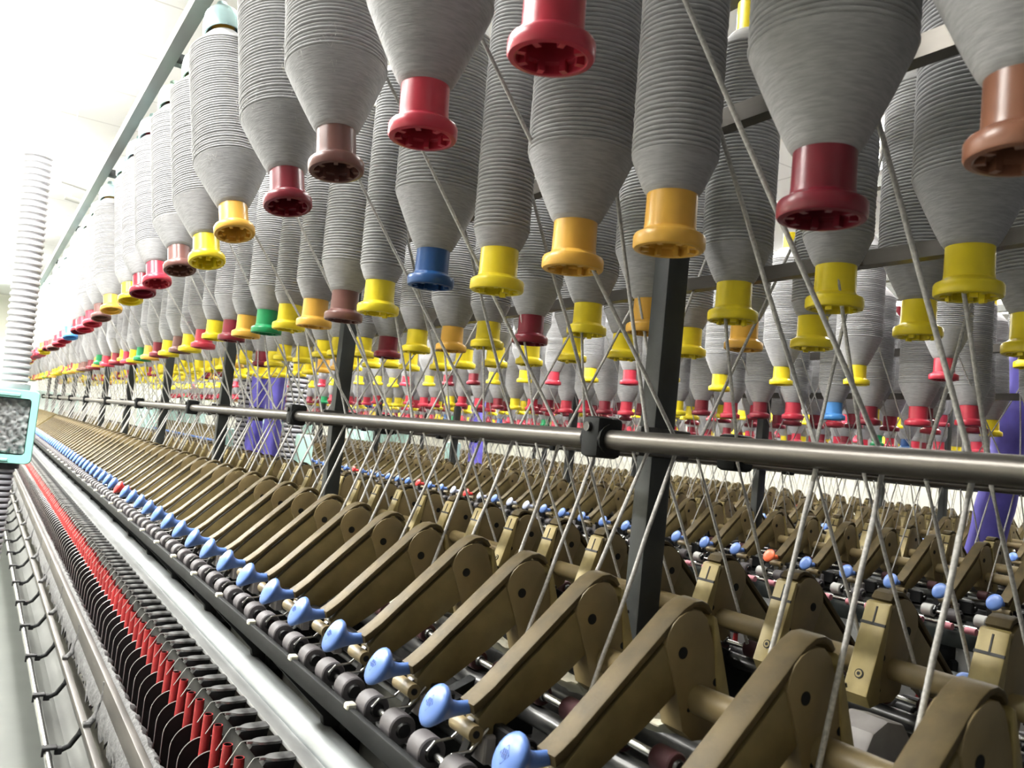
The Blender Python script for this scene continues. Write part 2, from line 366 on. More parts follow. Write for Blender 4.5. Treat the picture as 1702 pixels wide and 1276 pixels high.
row(0, 2, 'the third hanging row of the nearest machine', ROWD[2], ROWH[2], ROWP[2],
    [(1940, 465, Y_, 3), (1609, 495, Y_, 4), (1386, 515, Y_, 1), (1217, 535, Y_, 2), (1076, 555, A_, 4), (974, 557, Y_, 2), (880, 572, D_, 3), (809, 579, Y_, 1), (749, 584, A_, 3), (691, 586, Y_, 2), (643, 595, D_, 3), (601, 594, Y_, 1)],
    {Y_: 11, R_: 1, D_: 1, A_: 2}, r2p)
row(0, 3, 'the far hanging row of the nearest machine', ROWD[3], ROWH[3], ROWP[3],
    [(1712, 590, Y_, 2), (1525, 561, Y_, 4), (1348.5, 580, Y_, 0), (1235, 582, A_, 1), (1143, 592, Y_, 1), (1035, 597, Y_, 2), (950, 601, Y_, 2), (879, 607, Y_, 2), (822, 610, Y_, 1), (770, 612, Y_, 2)],
    {Y_: 12, A_: 2, D_: 1}, r2p)
for k, nm in ((1, 'second'), (2, 'third'), (3, 'fourth')):
    X = PITCH*k
    meas = [(1712, 612, Y_, 2), (1568, 632, R_, 4), (1423, 640, Y_, 4), (1298, 640, Y_, 4), (1195, 650, Y_, 3)] if k == 1 else []
    row(k, 0, 'the front hanging row of the %s machine' % nm, ROWD[0]+X, 0.285, ROWP[0], meas, {Y_: 5, R_: 3, D_: 2}, lambda s: (-0.01, 0.0), s_first=0.35)
    meas = [(1610, 708, R_, 2), (1525, 708, R_, 3), (1443, 706, D_, 4), (1385, 698, S_, 2), (1317, 697, R_, 1), (1262, 695, D_, 3), (1213, 695, R_, 2), (1165, 690, D_, 2), (1124, 690, Y_, 1), (1082, 688, D_, 3), (1040, 690, R_, 1), (1004, 688, D_, 3), (970, 686, R_, 2), (940, 686, R_, 1), (910, 684, D_, 2), (884, 682, R_, 2)] if k == 1 else []
    row(k, 1, 'the second hanging row of the %s machine' % nm, ROWD[1]+X, 0.186, ROWP[1], meas, {R_: 6, D_: 4, Y_: 1, N_: .4, G_: .4}, r2p, s_first=0.5)
    row(k, 2, 'the third hanging row of the %s machine' % nm, ROWD[2]+X, 0.195, ROWP[2], [], {R_: 2, D_: 4, Y_: 3, N_: .3}, r2p, s_first=0.9+0.05*k)
    row(k, 3, 'the far hanging row of the %s machine' % nm, ROWD[3]+X, 0.20, ROWP[3], [], {R_: 2, D_: 3, Y_: 4}, r2p, s_first=1.2+0.05*k)
BOB = [b for b in BOB if b['vis']]
BOB.sort(key=lambda b: b['z'])
MN = ['first', 'second', 'third', 'fourth']
FULL = ['slim', 'slim', 'medium', 'full', 'full', 'fat']
RN = ['front', 'second', 'third', 'back']
rest = {}
def bobbin_matrix(b):
    q = Vector((0, 0, 1)).rotation_difference((b['pv']-b['fl']).normalized())
    return q
ordn = {}
for b in sorted(BOB, key=lambda b: (b['mach'], b['rown'], b['z'])):
    k = (b['mach'], b['rown']); ordn[k] = ordn.get(k, 0)+1; b['order'] = ordn[k]
for i, b in enumerate(BOB):
    q = bobbin_matrix(b)
    if i >= 300:
        rest.setdefault(b['mach'], []).append((b, q)); continue
    lod = 0 if b['z'] < 2.3 else 1 if b['z'] < 6 else 2
    t = empty('roving_bobbin', (b['fl'].x, b['fl'].y, Z(b['fl'].z))); t.rotation_mode = 'QUATERNION'
    t.rotation_quaternion = q @ Euler((0, 0, rb.uniform(0, 6.28))).to_quaternion()
    tag(t, '%s grey roving bobbin, %s tube, %s along the %s row of the %s machine' % (FULL[b['ri']], b['col'].replace('tan', 'terracotta'), nth(b['order']), RN[b['rown']], MN[b['mach']]), 'bobbin', 'grey roving bobbins of the %s row, %s machine' % (RN[b['rown']], MN[b['mach']]))
    if b['mach'] == 0 and b['rown'] == 0 and b['order'] in (3, 4, 5, 7):
        fb = MB(); rf_ = random.Random(b['order']); Rr = RAD[b['ri']]; z0_ = 0.058+max(0.022, (Rr-0.026)*2.1)
        for _ in range(26):
            a_ = rf_.uniform(0, 6.28); zz = z0_+rf_.uniform(-.03, .03); r_ = Rr-max(0, (z0_-zz))*.45; pts_ = []
            for u in range(5):
                pts_.append(Vector(((r_+u*rf_.uniform(.0008, .0022))*math.cos(a_+u*.06), (r_+u*rf_.uniform(.0008, .0022))*math.sin(a_+u*.06), zz+u*rf_.uniform(-.004, .003))))
            fb.tube(pts_, .00022, STRAND, 4)
        obj('loose_fibres', fb, t, sharp=180)['kind'] = 'stuff'
    obj('roving_package', pkg_mesh(b['ri'], lod), t); obj('bobbin_tube', tub_mesh(b['col'], 0 if lod == 0 else 1), t)
for mch, lst in rest.items():
    big = MB(); cache = {}
    for b, q in lst:
        key = (b['ri'], b['col'])
        if key not in cache:
            mm = MB(); mm.merge(package(RAD[b['ri']], 2)); mm.lathe([(0.0, 0.001), (0.031, 0.0), (0.0356, 0.006), (0.0356, 0.0135), (0.0285, 0.0192), (0.0256, 0.03), (0.025, 0.075)], TUBE[b['col']], 12); cache[key] = mm
        big.merge(cache[key], Matrix.Translation((b['fl'].x, b['fl'].y, Z(b['fl'].z))) @ q.to_matrix().to_4x4())
    o = obj('distant_bobbins', big)
    tag(o, 'remaining far grey roving bobbins hanging over the %s machine' % MN[mch], 'bobbins', kind='stuff')
# holders above the front row
hb = {}
for c, m in (('mint', MINT), ('cyan', CYAN)):
    b = MB(); b.lathe([(0.0, 0.0), (0.030, -0.001), (0.033, -0.046), (0.037, -0.048), (0.039, -0.044), (0.038, -0.02), (0.033, 0.0), (0.022, 0.012), (0.012, 0.016), (0.010, 0.03), (0.0, 0.03)], m, 22); hb[c] = b.mesh('bobbin_holder')
for b in BOB:
    if b['mach'] == 0 and b['rown'] == 0:
        c = rb.choice(['mint', 'mint', 'cyan'])
        d = (b['pv']-b['fl']).normalized(); tp = b['fl']+d*BL
        o = obj('bobbin_holder', hb[c], loc=(tp.x, tp.y, Z(tp.z)+0.001)); o.rotation_mode = 'QUATERNION'; o.rotation_quaternion = bobbin_matrix(b)
        tag(o, 'pale %s plastic bobbin holder under the creel rail, %s from the camera' % (c, nth(b['order'])), 'holder', 'pale bobbin holders of the front creel row')

# ================================================================== CREELS, POSTS, GUIDE RAILS
for k in range(4):
    X = PITCH*k; nm = MN[k]
    cre = empty('creel', (X+MID, 0, EYE)); tag(cre, 'dark post creel with grey hanging rails standing along the %s machine' % nm, 'creel', 'creels over the machines')
    def cbar(name, x0, x1, z0, z1, m):
        b = MB(); b.box(x0-MID, x1-MID, -0.6, END, z0, z1, m); return obj(name, b, cre)
    cbar('creel_rail', 0.262, 0.292, 0.808, 0.838, GREYM)
    for d in ROWD[1:]: cbar('creel_rail', d-0.021, d+0.009, 0.708, 0.736, GREYM)
    if k < 2:
        cbar('creel_bar', 0.722, 0.742, 0.412, 0.436, RAIL); cbar('creel_bar', 1.045, 1.065, 0.308, 0.33, RAIL)
    s0 = 0.8816 if k == 0 else 0.70+0.3*k
    s = s0
    while s < END:
        b = MB(); b.bev(-0.0195, 0.0195, -0.016, 0.016, -EYE, 0.811, POSTM, 0.004, 2); t = obj('creel_post', b, cre, (0, s, 0))
        b = MB(); b.box(-0.30, 0.435, -0.014, 0.014, 0.737, 0.765, POSTM); obj('creel_arm', b, t)
        b = MB(); b.box(-0.502, 0.01, -0.014, 0.014, 0.811, 0.835, POSTM); obj('creel_arm', b, t)
        if k < 2:
            b = MB(); b.bev(-0.05, 0.042, -0.024, -0.0155, 0.004, 0.044, DSTEEL, 0.003); b.cyl((0.033, -0.023, 0.03), (0.033, -0.031, 0.03), 0.007, BLACKM, 8); b.cyl((-0.04, -0.023, 0.016), (-0.04, -0.03, 0.016), 0.005, BLACKM, 8)
            obj('bracket_plate', b, t)
            b = MB(); b.cyl((-0.122, -0.033, 0.022), (0.122, -0.033, 0.022), 0.0075, RAIL, 10); obj('cross_rod', b, t)
        s += SEC
    if k < 4:
        for side, d, txt in ((0, 0.673, 'front'), (1, 0.917, 'rear')):
            b = MB(); b.cyl((0, -0.6, 0), (0, END-0.02, 0), 0.0125, RAIL, 20)
            t = empty('guide_rail', (X+d, 0, Z(0.020))); tag(t, 'round steel roving guide rail at eye level along the %s of the %s machine' % (txt, nm), 'rail', 'round roving guide rails'); obj('rail_tube', b, t)
            if k < 2:
                s = s0-0.033; b0 = None
                while s < END:
                    if b0 is None:
                        b = MB()
                        b.bev(-0.021, 0.021, -0.018, 0.018, -0.024, 0.028, BLACKM, 0.007, 2); b.cyl((0.0, -0.02, 0.0), (0.0, 0.02, 0.0), 0.0195, BLACKM, 14)
                        b.cyl((-0.0205, 0, 0.014), (-0.026, 0, 0.014), 0.006, DSTEEL, 8)
                        b0 = b.mesh('rail_clamp')
                    obj('rail_clamp', b0, t, (0, s, 0)); s += SEC
# ================================================================== DRAFTING ARMS
CX, CZ = 0.615, -0.223
def P(l): return [(x-CX, z-CZ) for x, z in l]
def arm_parts(knob, clearer=False):
    parts = []
    b = MB(); b.prism(P([(.458, -.303), (.50, -.2795), (.556, -.2425), (.588, -.216), (.612, -.20), (.612, -.148), (.590, -.152), (.574, -.1645), (.535, -.2005), (.495, -.2370), (.470, -.2620), (.460, -.274)]), 0.0265, OLIVE, bevel=0.002)
    parts.append(('arm_body', b, None))
    b = MB(); b.prism(P([(.568, -.172), (.570, -.160), (.575, -.151), (.582, -.1445), (.591, -.140), (.601, -.138), (.611, -.1395), (.619, -.146), (.624, -.156), (.634, -.180), (.650, -.230), (.652, -.250), (.643, -.262), (.612, -.262), (.598, -.252), (.586, -.214)]), 0.0305, OLIVE2, bevel=0.0014)
    for x, z, r in ((.590, -.178, .0058), (.637, -.208, .0040)):
        b.cyl((x-CX, -0.0156, z-CZ), (x-CX, 0.0156, z-CZ), r, BLACKM, 12)
    for x, z in ((.6035, -.232), (.640, -.246)):
        b.cyl((x-CX, -0.0155, z-CZ), (x-CX, 0.0155, z-CZ), .0022, BLACKM, 8)
    parts.append(('side_cover', b, None))
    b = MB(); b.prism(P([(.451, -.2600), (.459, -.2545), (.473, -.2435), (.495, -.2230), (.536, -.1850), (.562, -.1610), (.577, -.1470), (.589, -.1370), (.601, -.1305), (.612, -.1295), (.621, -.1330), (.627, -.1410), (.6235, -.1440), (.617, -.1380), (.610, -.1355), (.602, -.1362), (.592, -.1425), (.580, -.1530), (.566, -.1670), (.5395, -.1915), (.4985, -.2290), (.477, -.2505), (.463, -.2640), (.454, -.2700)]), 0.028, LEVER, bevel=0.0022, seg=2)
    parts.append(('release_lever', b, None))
    # knob: rings along a curved axis
    b = MB(); R = []
    for x, z, ang, r in ((.462, -.2650, 0, .0066), (.450, -.2658, 2, .0070), (.440, -.2662, 6, .0076), (.4330, -.2660, 12, .0092), (.4275, -.2652, 19, .0124), (.4228, -.2640, 25, .0166), (.4188, -.2626, 28, .0204), (.4164, -.2616, 28, .0218), (.4144, -.2606, 28, .0220), (.4126, -.2596, 28, .0204), (.4108, -.2586, 28, .0160), (.4096, -.2580, 28, .0100), (.4090, -.2577, 28, .005), (.4088, -.2576, 28, .001)):
        n = Vector((-math.cos(math.radians(ang)), 0, math.sin(math.radians(ang)))); u = Vector((0, 1, 0)); w = n.cross(u)
        c = Vector((x-CX, 0, z-CZ))
        R.append([c+u*r*0.92*math.cos(2*math.pi*j/22)+w*r*math.sin(2*math.pi*j/22) for j in range(22)])
    b.rings(R, knob, (True, True)); parts.append(('knob', b, None))
    b = MB()
    b.cyl((.4535-CX, -0.021, -.286-CZ), (.4535-CX, 0.021, -.286-CZ), 0.0085, OLIVE2, 16)
    for y in (-0.0213, 0.0213): b.cyl((.4535-CX, y-0.0006, -.286-CZ), (.4535-CX, y+0.0006, -.286-CZ), 0.0038, BLACK, 10)
    parts.append(('pressure_pin', b, None))
    b = MB(); b.prism(P([(.626, -.144), (.631, -.146), (.667, -.252), (.658, -.266), (.640, -.262), (.640, -.230)]), 0.0335, BRASSY, bevel=0.002)
    parts.append(('rear_plate', b, None))
    b = MB()
    ax = Vector((.036, 0, -.106)).normalized(); nn = Vector((.106, 0, .036)).normalized(); o0 = Vector((.631-CX, 0, -.146-CZ))
    def rb_(u0, u1, y0, y1):
        R = []
        for u, off in ((u0, -.001), (u0, .0009), (u1, .0009), (u1, -.001)):
            c = o0+ax*u+nn*off; R.append([c+Vector((0, y0, 0)), c+Vector((0, y1, 0))])
        vs = [R[0], R[1], R[2], R[3]]
        bb = len(b.v)
        for r in vs: b.v.extend(r)
        k = b.mi(BLACK)
        for f in ((0, 1, 3, 2), (2, 3, 5, 4), (4, 5, 7, 6), (0, 2, 4, 6), (1, 3, 5, 7)): b.f.append([bb+i for i in f]); b.m.append(k)
    rb_(.024, .0275, -.0168, .0168); rb_(.004, .0275, -.0010, .0010)
    c = o0+ax*.088
    parts.append(('plate_slot', b, None)); b = MB(); b.cyl(c-nn*.001, c+nn*.0011, .0058, BLACK, 14); b.cyl(c+nn*.001, c+nn*.0017, .0044, BRASSY, 14); b.cyl(c+nn*.001, c+nn*.0021, .0024, BLACK, 6)
    parts.append(('plate_screw', b, None))
    return parts
def rollers():
    out = []
    for s in (-1, 1):
        y = 0.035*s
        def cot(x, z, r, w, m, name, hub=BLACK, yy=y):
            b = MB()
            b.lathe([(r*0.55, -w/2-0.001), (r*0.9, -w/2), (r, -w/2+0.0018), (r, w/2-0.0018), (r*0.9, w/2), (r*0.55, w/2+0.001)], m, 22, (x-CX, yy, z-CZ), 'y')
            b.lathe([(0, -w/2-0.004), (r*0.45, -w/2-0.004), (r*0.58, -w/2-0.0005), (r*0.58, w/2+0.0005), (r*0.45, w/2+0.004), (0, w/2+0.004)], hub, 16, (x-CX, yy, z-CZ), 'y')
            out.append((name, b, None))
        cot(.430, -.3165, .0160, .029, COT, 'front_top_roller')
        cot(.500, -.2985, .0120, .026, BLACK, 'apron_roller', DSTEEL)
        cot(.562, -.268, .0125, .026, COT2, 'back_top_roller', DSTEEL)
    for x, z in ((.432, -.3175), (.5, -.2985), (.562, -.268)):
        b = MB(); b.cyl((x-CX, -0.05, z-CZ), (x-CX, 0.05, z-CZ), .0042, STEEL, 10); out.append(('roller_axle', b, None))
    b = MB()
    # bent saddle holding the front rollers, plus a wire spring
    b.prism(P([(.462, -.275), (.470, -.300), (.452, -.322), (.440, -.331), (.424, -.329), (.423, -.325), (.440, -.325), (.450, -.316), (.456, -.300), (.455, -.280)]), 0.012, DSTEEL)
    b.tube([Vector((.470-CX, -0.016, -.283-CZ)), Vector((.450-CX, -0.019, -.302-CZ)), Vector((.430-CX, -0.018, -.304-CZ)), Vector((.421-CX, -0.016, -.312-CZ))], .0016, STEEL, 6)
    b.tube([Vector((.470-CX, 0.016, -.283-CZ)), Vector((.450-CX, 0.019, -.302-CZ)), Vector((.430-CX, 0.018, -.304-CZ)), Vector((.421-CX, 0.016, -.312-CZ))], .0016, STEEL, 6)
    out.append(('roller_saddle', b, None))
    b = MB(); b.bev(.478-CX, .490-CX, -0.052, 0.052, -.312-CZ, -.280-CZ, BLACK, 0.002, 1); b.bev(.466-CX, .480-CX, -0.020, 0.020, -.318-CZ, -.29-CZ, GBLOCK, 0.002, 1)
    out.append(('apron_cradle', b, None))
    return out
KN = {'blue': BLUEK, 'red': REDK, 'orange': ORANGEK, 'pale blue': GREYK}
APM = {}; FARM = {}
def build_parts(k):
    if k not in APM:
        base = APM.get('base')
        if base is None:
            pr = [(n, b.mesh(n, 60 if n == 'knob' else 27)) for n, b, _ in arm_parts(BLUEK)]; rl = [(n, b.mesh(n)) for n, b, _ in rollers()]
            APM['base'] = base = pr+rl
        if k == 'blue': APM[k] = base
        else:
            kb = [b for n, b, _ in arm_parts(KN[k]) if n == 'knob'][0].mesh('knob', 60)
            APM[k] = [(n, kb if n == 'knob' else m) for n, m in base]
    return APM[k]
def far_mb(k):
    b = MB()
    for n, q, _ in arm_parts(KN[k]): b.merge(q)
    for n, q, _ in rollers():
        if n in ('front_top_roller', 'back_top_roller', 'apron_cradle', 'apron_roller'): b.merge(q)
    return b
def far_mesh(k):
    if k not in FARM: FARM[k] = far_mb(k).mesh('drafting_arm')
    return FARM[k]
def tiny_mb(k):
    b = MB()
    b.prism(P([(.458, -.303), (.588, -.216), (.600, -.26), (.645, -.26), (.652, -.25), (.624, -.145), (.602, -.127), (.574, -.1375), (.473, -.2285), (.449, -.262)]), 0.030, OLIVE)
    b.lathe([(0.0, -0.02), (.018, -0.016), (.008, 0.0), (.007, 0.03)], KN[k], 8, (.42-CX, 0, -.264-CZ), 'x')
    b.cyl((.432-CX, -0.048, -.3175-CZ), (.432-CX, 0.048, -.3175-CZ), .0145, COT, 8)
    b.cyl((.562-CX, -0.048, -.268-CZ), (.562-CX, 0.048, -.268-CZ), .0125, COT2, 8)
    return b
ARMS = []
SIDE = ['facing the near aisle', 'facing the far aisle']
for k in range(4):
    X = PITCH*k
    for side in (0, 1):
        s = (0.606 if side == 0 else 0.498)-3*ARM_P + (0.098 if k == 1 else 0.05*k)
        if k == 0 and side == 1: s += 0.0
        while s < END-0.25:
            x = X+(CX if side == 0 else 2*MID-CX)
            p = project(x, s, -0.2)
            if p and -120 < p[0] < W+140 and p[1] < H+190:
                ARMS.append(dict(z=p[2], x=x, s=s, k=k, side=side))
            s += ARM_P
ordn = {}
ARMS.sort(key=lambda a: a['z'])
for a in sorted(ARMS, key=lambda a: (a['k'], a['side'], a['s'])):
    q = (a['k'], a['side']); ordn[q] = ordn.get(q, 0)+1; a['n'] = ordn[q]
    c = 'blue'
    i = round((a['s']-(0.606+(0.098 if a['k'] == 1 else 0)))/ARM_P)
    if a['k'] == 0 and a['side'] == 0 and i == 17: c = 'red'
    elif a['k'] == 1 and a['side'] == 0:
        c = 'orange' if abs(a['s']-1.824) < .05 else 'red' if i in (22, 26, 33) else 'pale blue' if i in (18, 19, 21, 23) else 'blue'
    elif a['side'] == 0 and a['k'] > 1: c = rb.choice(['blue', 'blue', 'blue', 'pale blue', 'red'])
    a['c'] = c
PALEC = []
def pale_cot(me):
    if not PALEC:
        m2 = me.copy(); m2.materials[0] = COT3; PALEC.append(m2)
    return PALEC[0]
def arm_shared():
    b = MB()
    b.lathe([(0, -.013), (.0088, -.013), (.009, -.012), (.009, .012), (.0088, .013), (0, .013)], PINK, 14, (.392-CX, 0, -.340-CZ), 'y')
    return b.mesh('clearer_roller')
PINKM = None
restA = {}
emb = None
for i, a in enumerate(ARMS):
    rz = 0 if a['side'] == 0 else math.pi
    if i >= 300:
        restA.setdefault(a['k'], []).append((a, rz)); continue
    kn = a['c']+' knob'
    lab = ('olive drafting arm with %s, %s along the front row of the %s machine' % (kn, nth(a['n']), MN[a['k']])) if a['side'] == 0 else ('olive drafting arm showing its rear plate, %s along the back row of the %s machine' % (nth(a['n']), MN[a['k']]))
    grp = 'olive drafting arms %s, %s machine' % (SIDE[a['side']], MN[a['k']])
    loc = (a['x'], a['s'], Z(CZ))
    if a['z'] < 3.4:
        t = empty('drafting_arm', loc)
        nf = 0
        for n, me in build_parts(a['c']):
            if n == 'front_top_roller':
                nf += 1
                if nf == 2 and a['k'] == 1: me = pale_cot(me)
            o = obj(n, me, t)
            if n == 'knob' and a['k'] == 0 and a['side'] == 0 and a['z'] < 1.35:
                if emb is None:
                    b = MB(); c0 = Vector((.4088-CX, 0, -.2577-CZ)); nrm = Vector((-math.cos(math.radians(28)), 0, math.sin(math.radians(28)))); u = Vector((0, 1, 0)); w = nrm.cross(u)
                    if w.z < 0: w = -w
                    def ep(x, y): return c0+nrm*(0.0002-13*(x*x+y*y))+u*x+w*y
                    def stroke(pts):
                        b.tube([ep(x, y) for x, y in pts], .00042, NAVYK, 4)
                    stroke([(0, .0085), (.0062, 0), (0, -.0085), (-.0062, 0), (0, .0085)])
                    for xx in (-.0025, 0.0, .0025): stroke([(xx-.0012, -.0035), (xx+.0004, .0), (xx-.0004, .001), (xx+.0012, .0042)])
                    stroke([(-.004, 0.0), (.004, 0.0)])
                    emb = b.mesh('knob_emblem')
                obj('knob_emblem', emb, o)
        if a['k'] == 1 and a['side'] == 0:
            if PINKM is None: PINKM = arm_shared()
            obj('clearer_roller', PINKM, t, (0, -.04, 0)); obj('clearer_roller', PINKM, t, (0, .04, 0))
    else:
        t = obj('drafting_arm', far_mesh(a['c']), loc=loc)
    t.rotation_euler = (0, 0, rz)
    tag(t, lab, 'drafting arm', grp)
for k, lst in restA.items():
    big = MB(); cache = {}
    for a, rz in lst:
        if a['c'] not in cache: cache[a['c']] = tiny_mb(a['c'])
        big.merge(cache[a['c']], Matrix.Translation((a['x'], a['s'], Z(CZ))) @ Matrix.Rotation(rz, 4, 'Z'))
    tag(obj('distant_drafting_arms', big), 'remaining far olive drafting arms on the %s machine' % MN[k], 'drafting arms', kind='stuff')

# ================================================================== LONG MACHINE MEMBERS
def mir(X, side, d): return X+(d if side == 0 else 2*MID-d)
ST = ['front', 'back']
for k in range(4):
    X = PITCH*k; nm = MN[k]
    fr = empty('spinning_frame', (X+MID, 0, 0)); tag(fr, 'dark bed of the %s spinning machine with long steel rollers and olive tubes' % nm, 'spinning machine', 'spinning machines')
    for side in (0, 1):
        def rod(name, d, h, r, m, n=16):
            b = MB(); b.cyl((0, -0.6, 0), (0, END-0.1, 0), r, m, n)
            return obj(name, b, fr, (mir(0, side, d)-MID, 0, Z(h)))
        rod('arm_support_tube', CX, CZ, 0.0140, OLIVE2, 20)
        rod('bottom_roller', .436, -.3435, .0115, STEEL); rod('bottom_roller', .500, -.3225, .0115, DSTEEL); rod('bottom_roller', .562, -.293, .0120, DSTEEL)
        def bar(name, d0, d1, h0, h1, m, bev=0.0, par=fr):
            b = MB(); x0, x1 = sorted((mir(0, side, d0)-MID, mir(0, side, d1)-MID))
            if bev: b.bev(x0, x1, -0.6, END-0.1, Z(h0), Z(h1), m, bev)
            else: b.box(x0, x1, -0.6, END-0.1, Z(h0), Z(h1), m)
            return obj(name, b, par)
        t = bar('front_beam', .402, .411, -.342, -.319, BLACKM, .002) if k == 0 else bar('front_beam', .405, .415, -.392, -.345, GLOSSB, .002)
        if k == 0 and side == 0:
            y = .3; sl = None
            while y < 6:
                if sl is None:
                    b = MB(); b.bev(-.006, .006, -.006, .006, -.004, .004, PAPER, .0018, 1); sl = b.mesh('beam_plug')
                obj('beam_plug', sl, t, (.4065-MID, y, Z(-.318))); y += .21
        bar('suction_panel', .60, .612, -.80, -.40, DUSTY if k == 0 else WHITEP)  # farther panels are coloured white for the light falling on them
        if side == 0:
            b = MB(); b.box(.613-MID, MID-.613, -0.6, END-0.1, 0.05, Z(-.36), BLACKM); obj('inner_casing', b, fr)
        b = MB(); x0, x1 = sorted((mir(0, side, .50)-MID, mir(0, side, .60)-MID)); b.box(x0, x1, -0.6, END-0.1, 0.05, Z(-.80), BLACKM); obj('machine_base', b, fr)
        bar('spindle_rail', .385, .445, -.815, -.775, BLACKM)
        lr = empty('lappet_rail', (X+MID, 0, 0)); tag(lr, 'bright aluminium strip and broad pale tube along the %s of the %s machine' % (ST[side], nm), 'lappet rail', 'aluminium lappet rails')
        bar('lappet_strip', .4725, .499, -.506, -.499, ALU, .0015, lr)
        prof = [(.503, -.512), (.503, -.496), (.508, -.486), (.518, -.479), (.532, -.477), (.546, -.481), (.554, -.490), (.557, -.503), (.553, -.517), (.542, -.525), (.518, -.525)]
        b = MB(); b.prism([(mir(0, side, x)-MID, z) for x, z in prof], END+0.5, ALUT, y=(END-0.7)/2); obj('lappet_tube', b, lr, (0, 0, EYE))
        if k < 2:
            y = 0.485 + (0.0 if side == 0 else 0.03); me = None
            while y < END-0.3:
                if me is None:
                    b = MB(); b.prism([(-.180, -.115), (-.165, -.105), (-.02, -.045), (0.03, -.035), (.03, -.30), (-.02, -.335), (-.06, -.335), (-.085, -.24), (-.175, -.15)], 0.018, BLACKM, bevel=.002)
                    b.bev(-.055, -.016, -0.022, 0.022, -.285, -.235, BLACKM, .006, 1)
                    me = b.mesh('roller_stand')
                o = obj('roller_stand', me, fr, (mir(0, side, CX)-MID, y, Z(CZ))); o.rotation_euler = (0, 0, 0 if side == 0 else math.pi)
                y += ARM_P*3
    b = MB(); b.bev(-.42, .42, END, END+0.9, 0.04, Z(0.1), PTEAL, .02); obj('drive_cabinet', b, fr, (0, 0, 0))
# centre shafts and cream sheets between the arms
for d, h, r, tx in ((.735, -.33, .02, 'left'), (.855, -.33, .02, 'right')):
    b = MB(); b.cyl((0, -0.6, 0), (0, END-0.1, 0), r, DSTEEL, 16)
    tag(obj('drive_shaft', b, loc=(d, 0, Z(h))), 'dark shaft running inside the first machine, %s the row of posts' % ('in front of' if tx == 'left' else 'behind'), 'shaft')
rp = random.Random(5)
def crumple(w, l, amp, seed):
    rr = random.Random(seed); b = MB(); nx, ny = 12, 16
    ph = [rr.uniform(0, 6.28) for _ in range(6)]
    R = []
    for i in range(nx+1):
        ring = []
        for j in range(ny+1):
            x = (i/nx-.5)*w; y = (j/ny-.5)*l
            e = rr.uniform(-.003, .003)*(1 if i in (0, nx) or j in (0, ny) else .4)
            z = amp*(math.sin(x*60+ph[0]+y*25)+math.sin(y*55+ph[1]-x*30)*.8+math.sin(x*110+y*90+ph[2])*.35)+rr.uniform(-.001, .001)
            ring.append(Vector((x+e, y+e, z)))
        R.append(ring)
    b.rings(R, PAPER, (False, False), closed=False)
    o = [[p-Vector((0, 0, .0012)) for p in r] for r in R]; b.rings(o, PAPER, (False, False), closed=False)
    return b
for i in range(9):
    s = 0.676+0.14*i
    if i == 3: continue
    o = obj('cream_sheet', crumple(.105, .098, .006, i), loc=(.638, s, Z(-.268))); o.rotation_euler = (0, rp.uniform(.05, .35), rp.uniform(-.3, .3))
    tag(o, 'crumpled cream sheet of waste between the olive arms, %s from the camera' % nth(i+1 if i < 3 else i), 'sheet', 'cream sheets between the arms')
for i, (d, s, h) in enumerate(((.885, .585, -.292),)):
    t = empty('roller_guard', (d, s, Z(h)))
    b = MB(); b.prism([(-.05, -.07), (-.05, .0), (-.035, .025), (-.01, .036), (.02, .03), (.045, .0), (.06, -.07)], .05, GBLOCK, bevel=.004); obj('guard_shell', b, t)
    b = MB(); b.prism([(.0, -.07), (.03, .02), (.055, .0), (.075, -.07)], .045, GREYM, y=.01, bevel=.003); obj('guard_flap', b, t)
    tag(t, 'rounded grey plastic guard between the two olive arm rows of the first machine', 'guard')

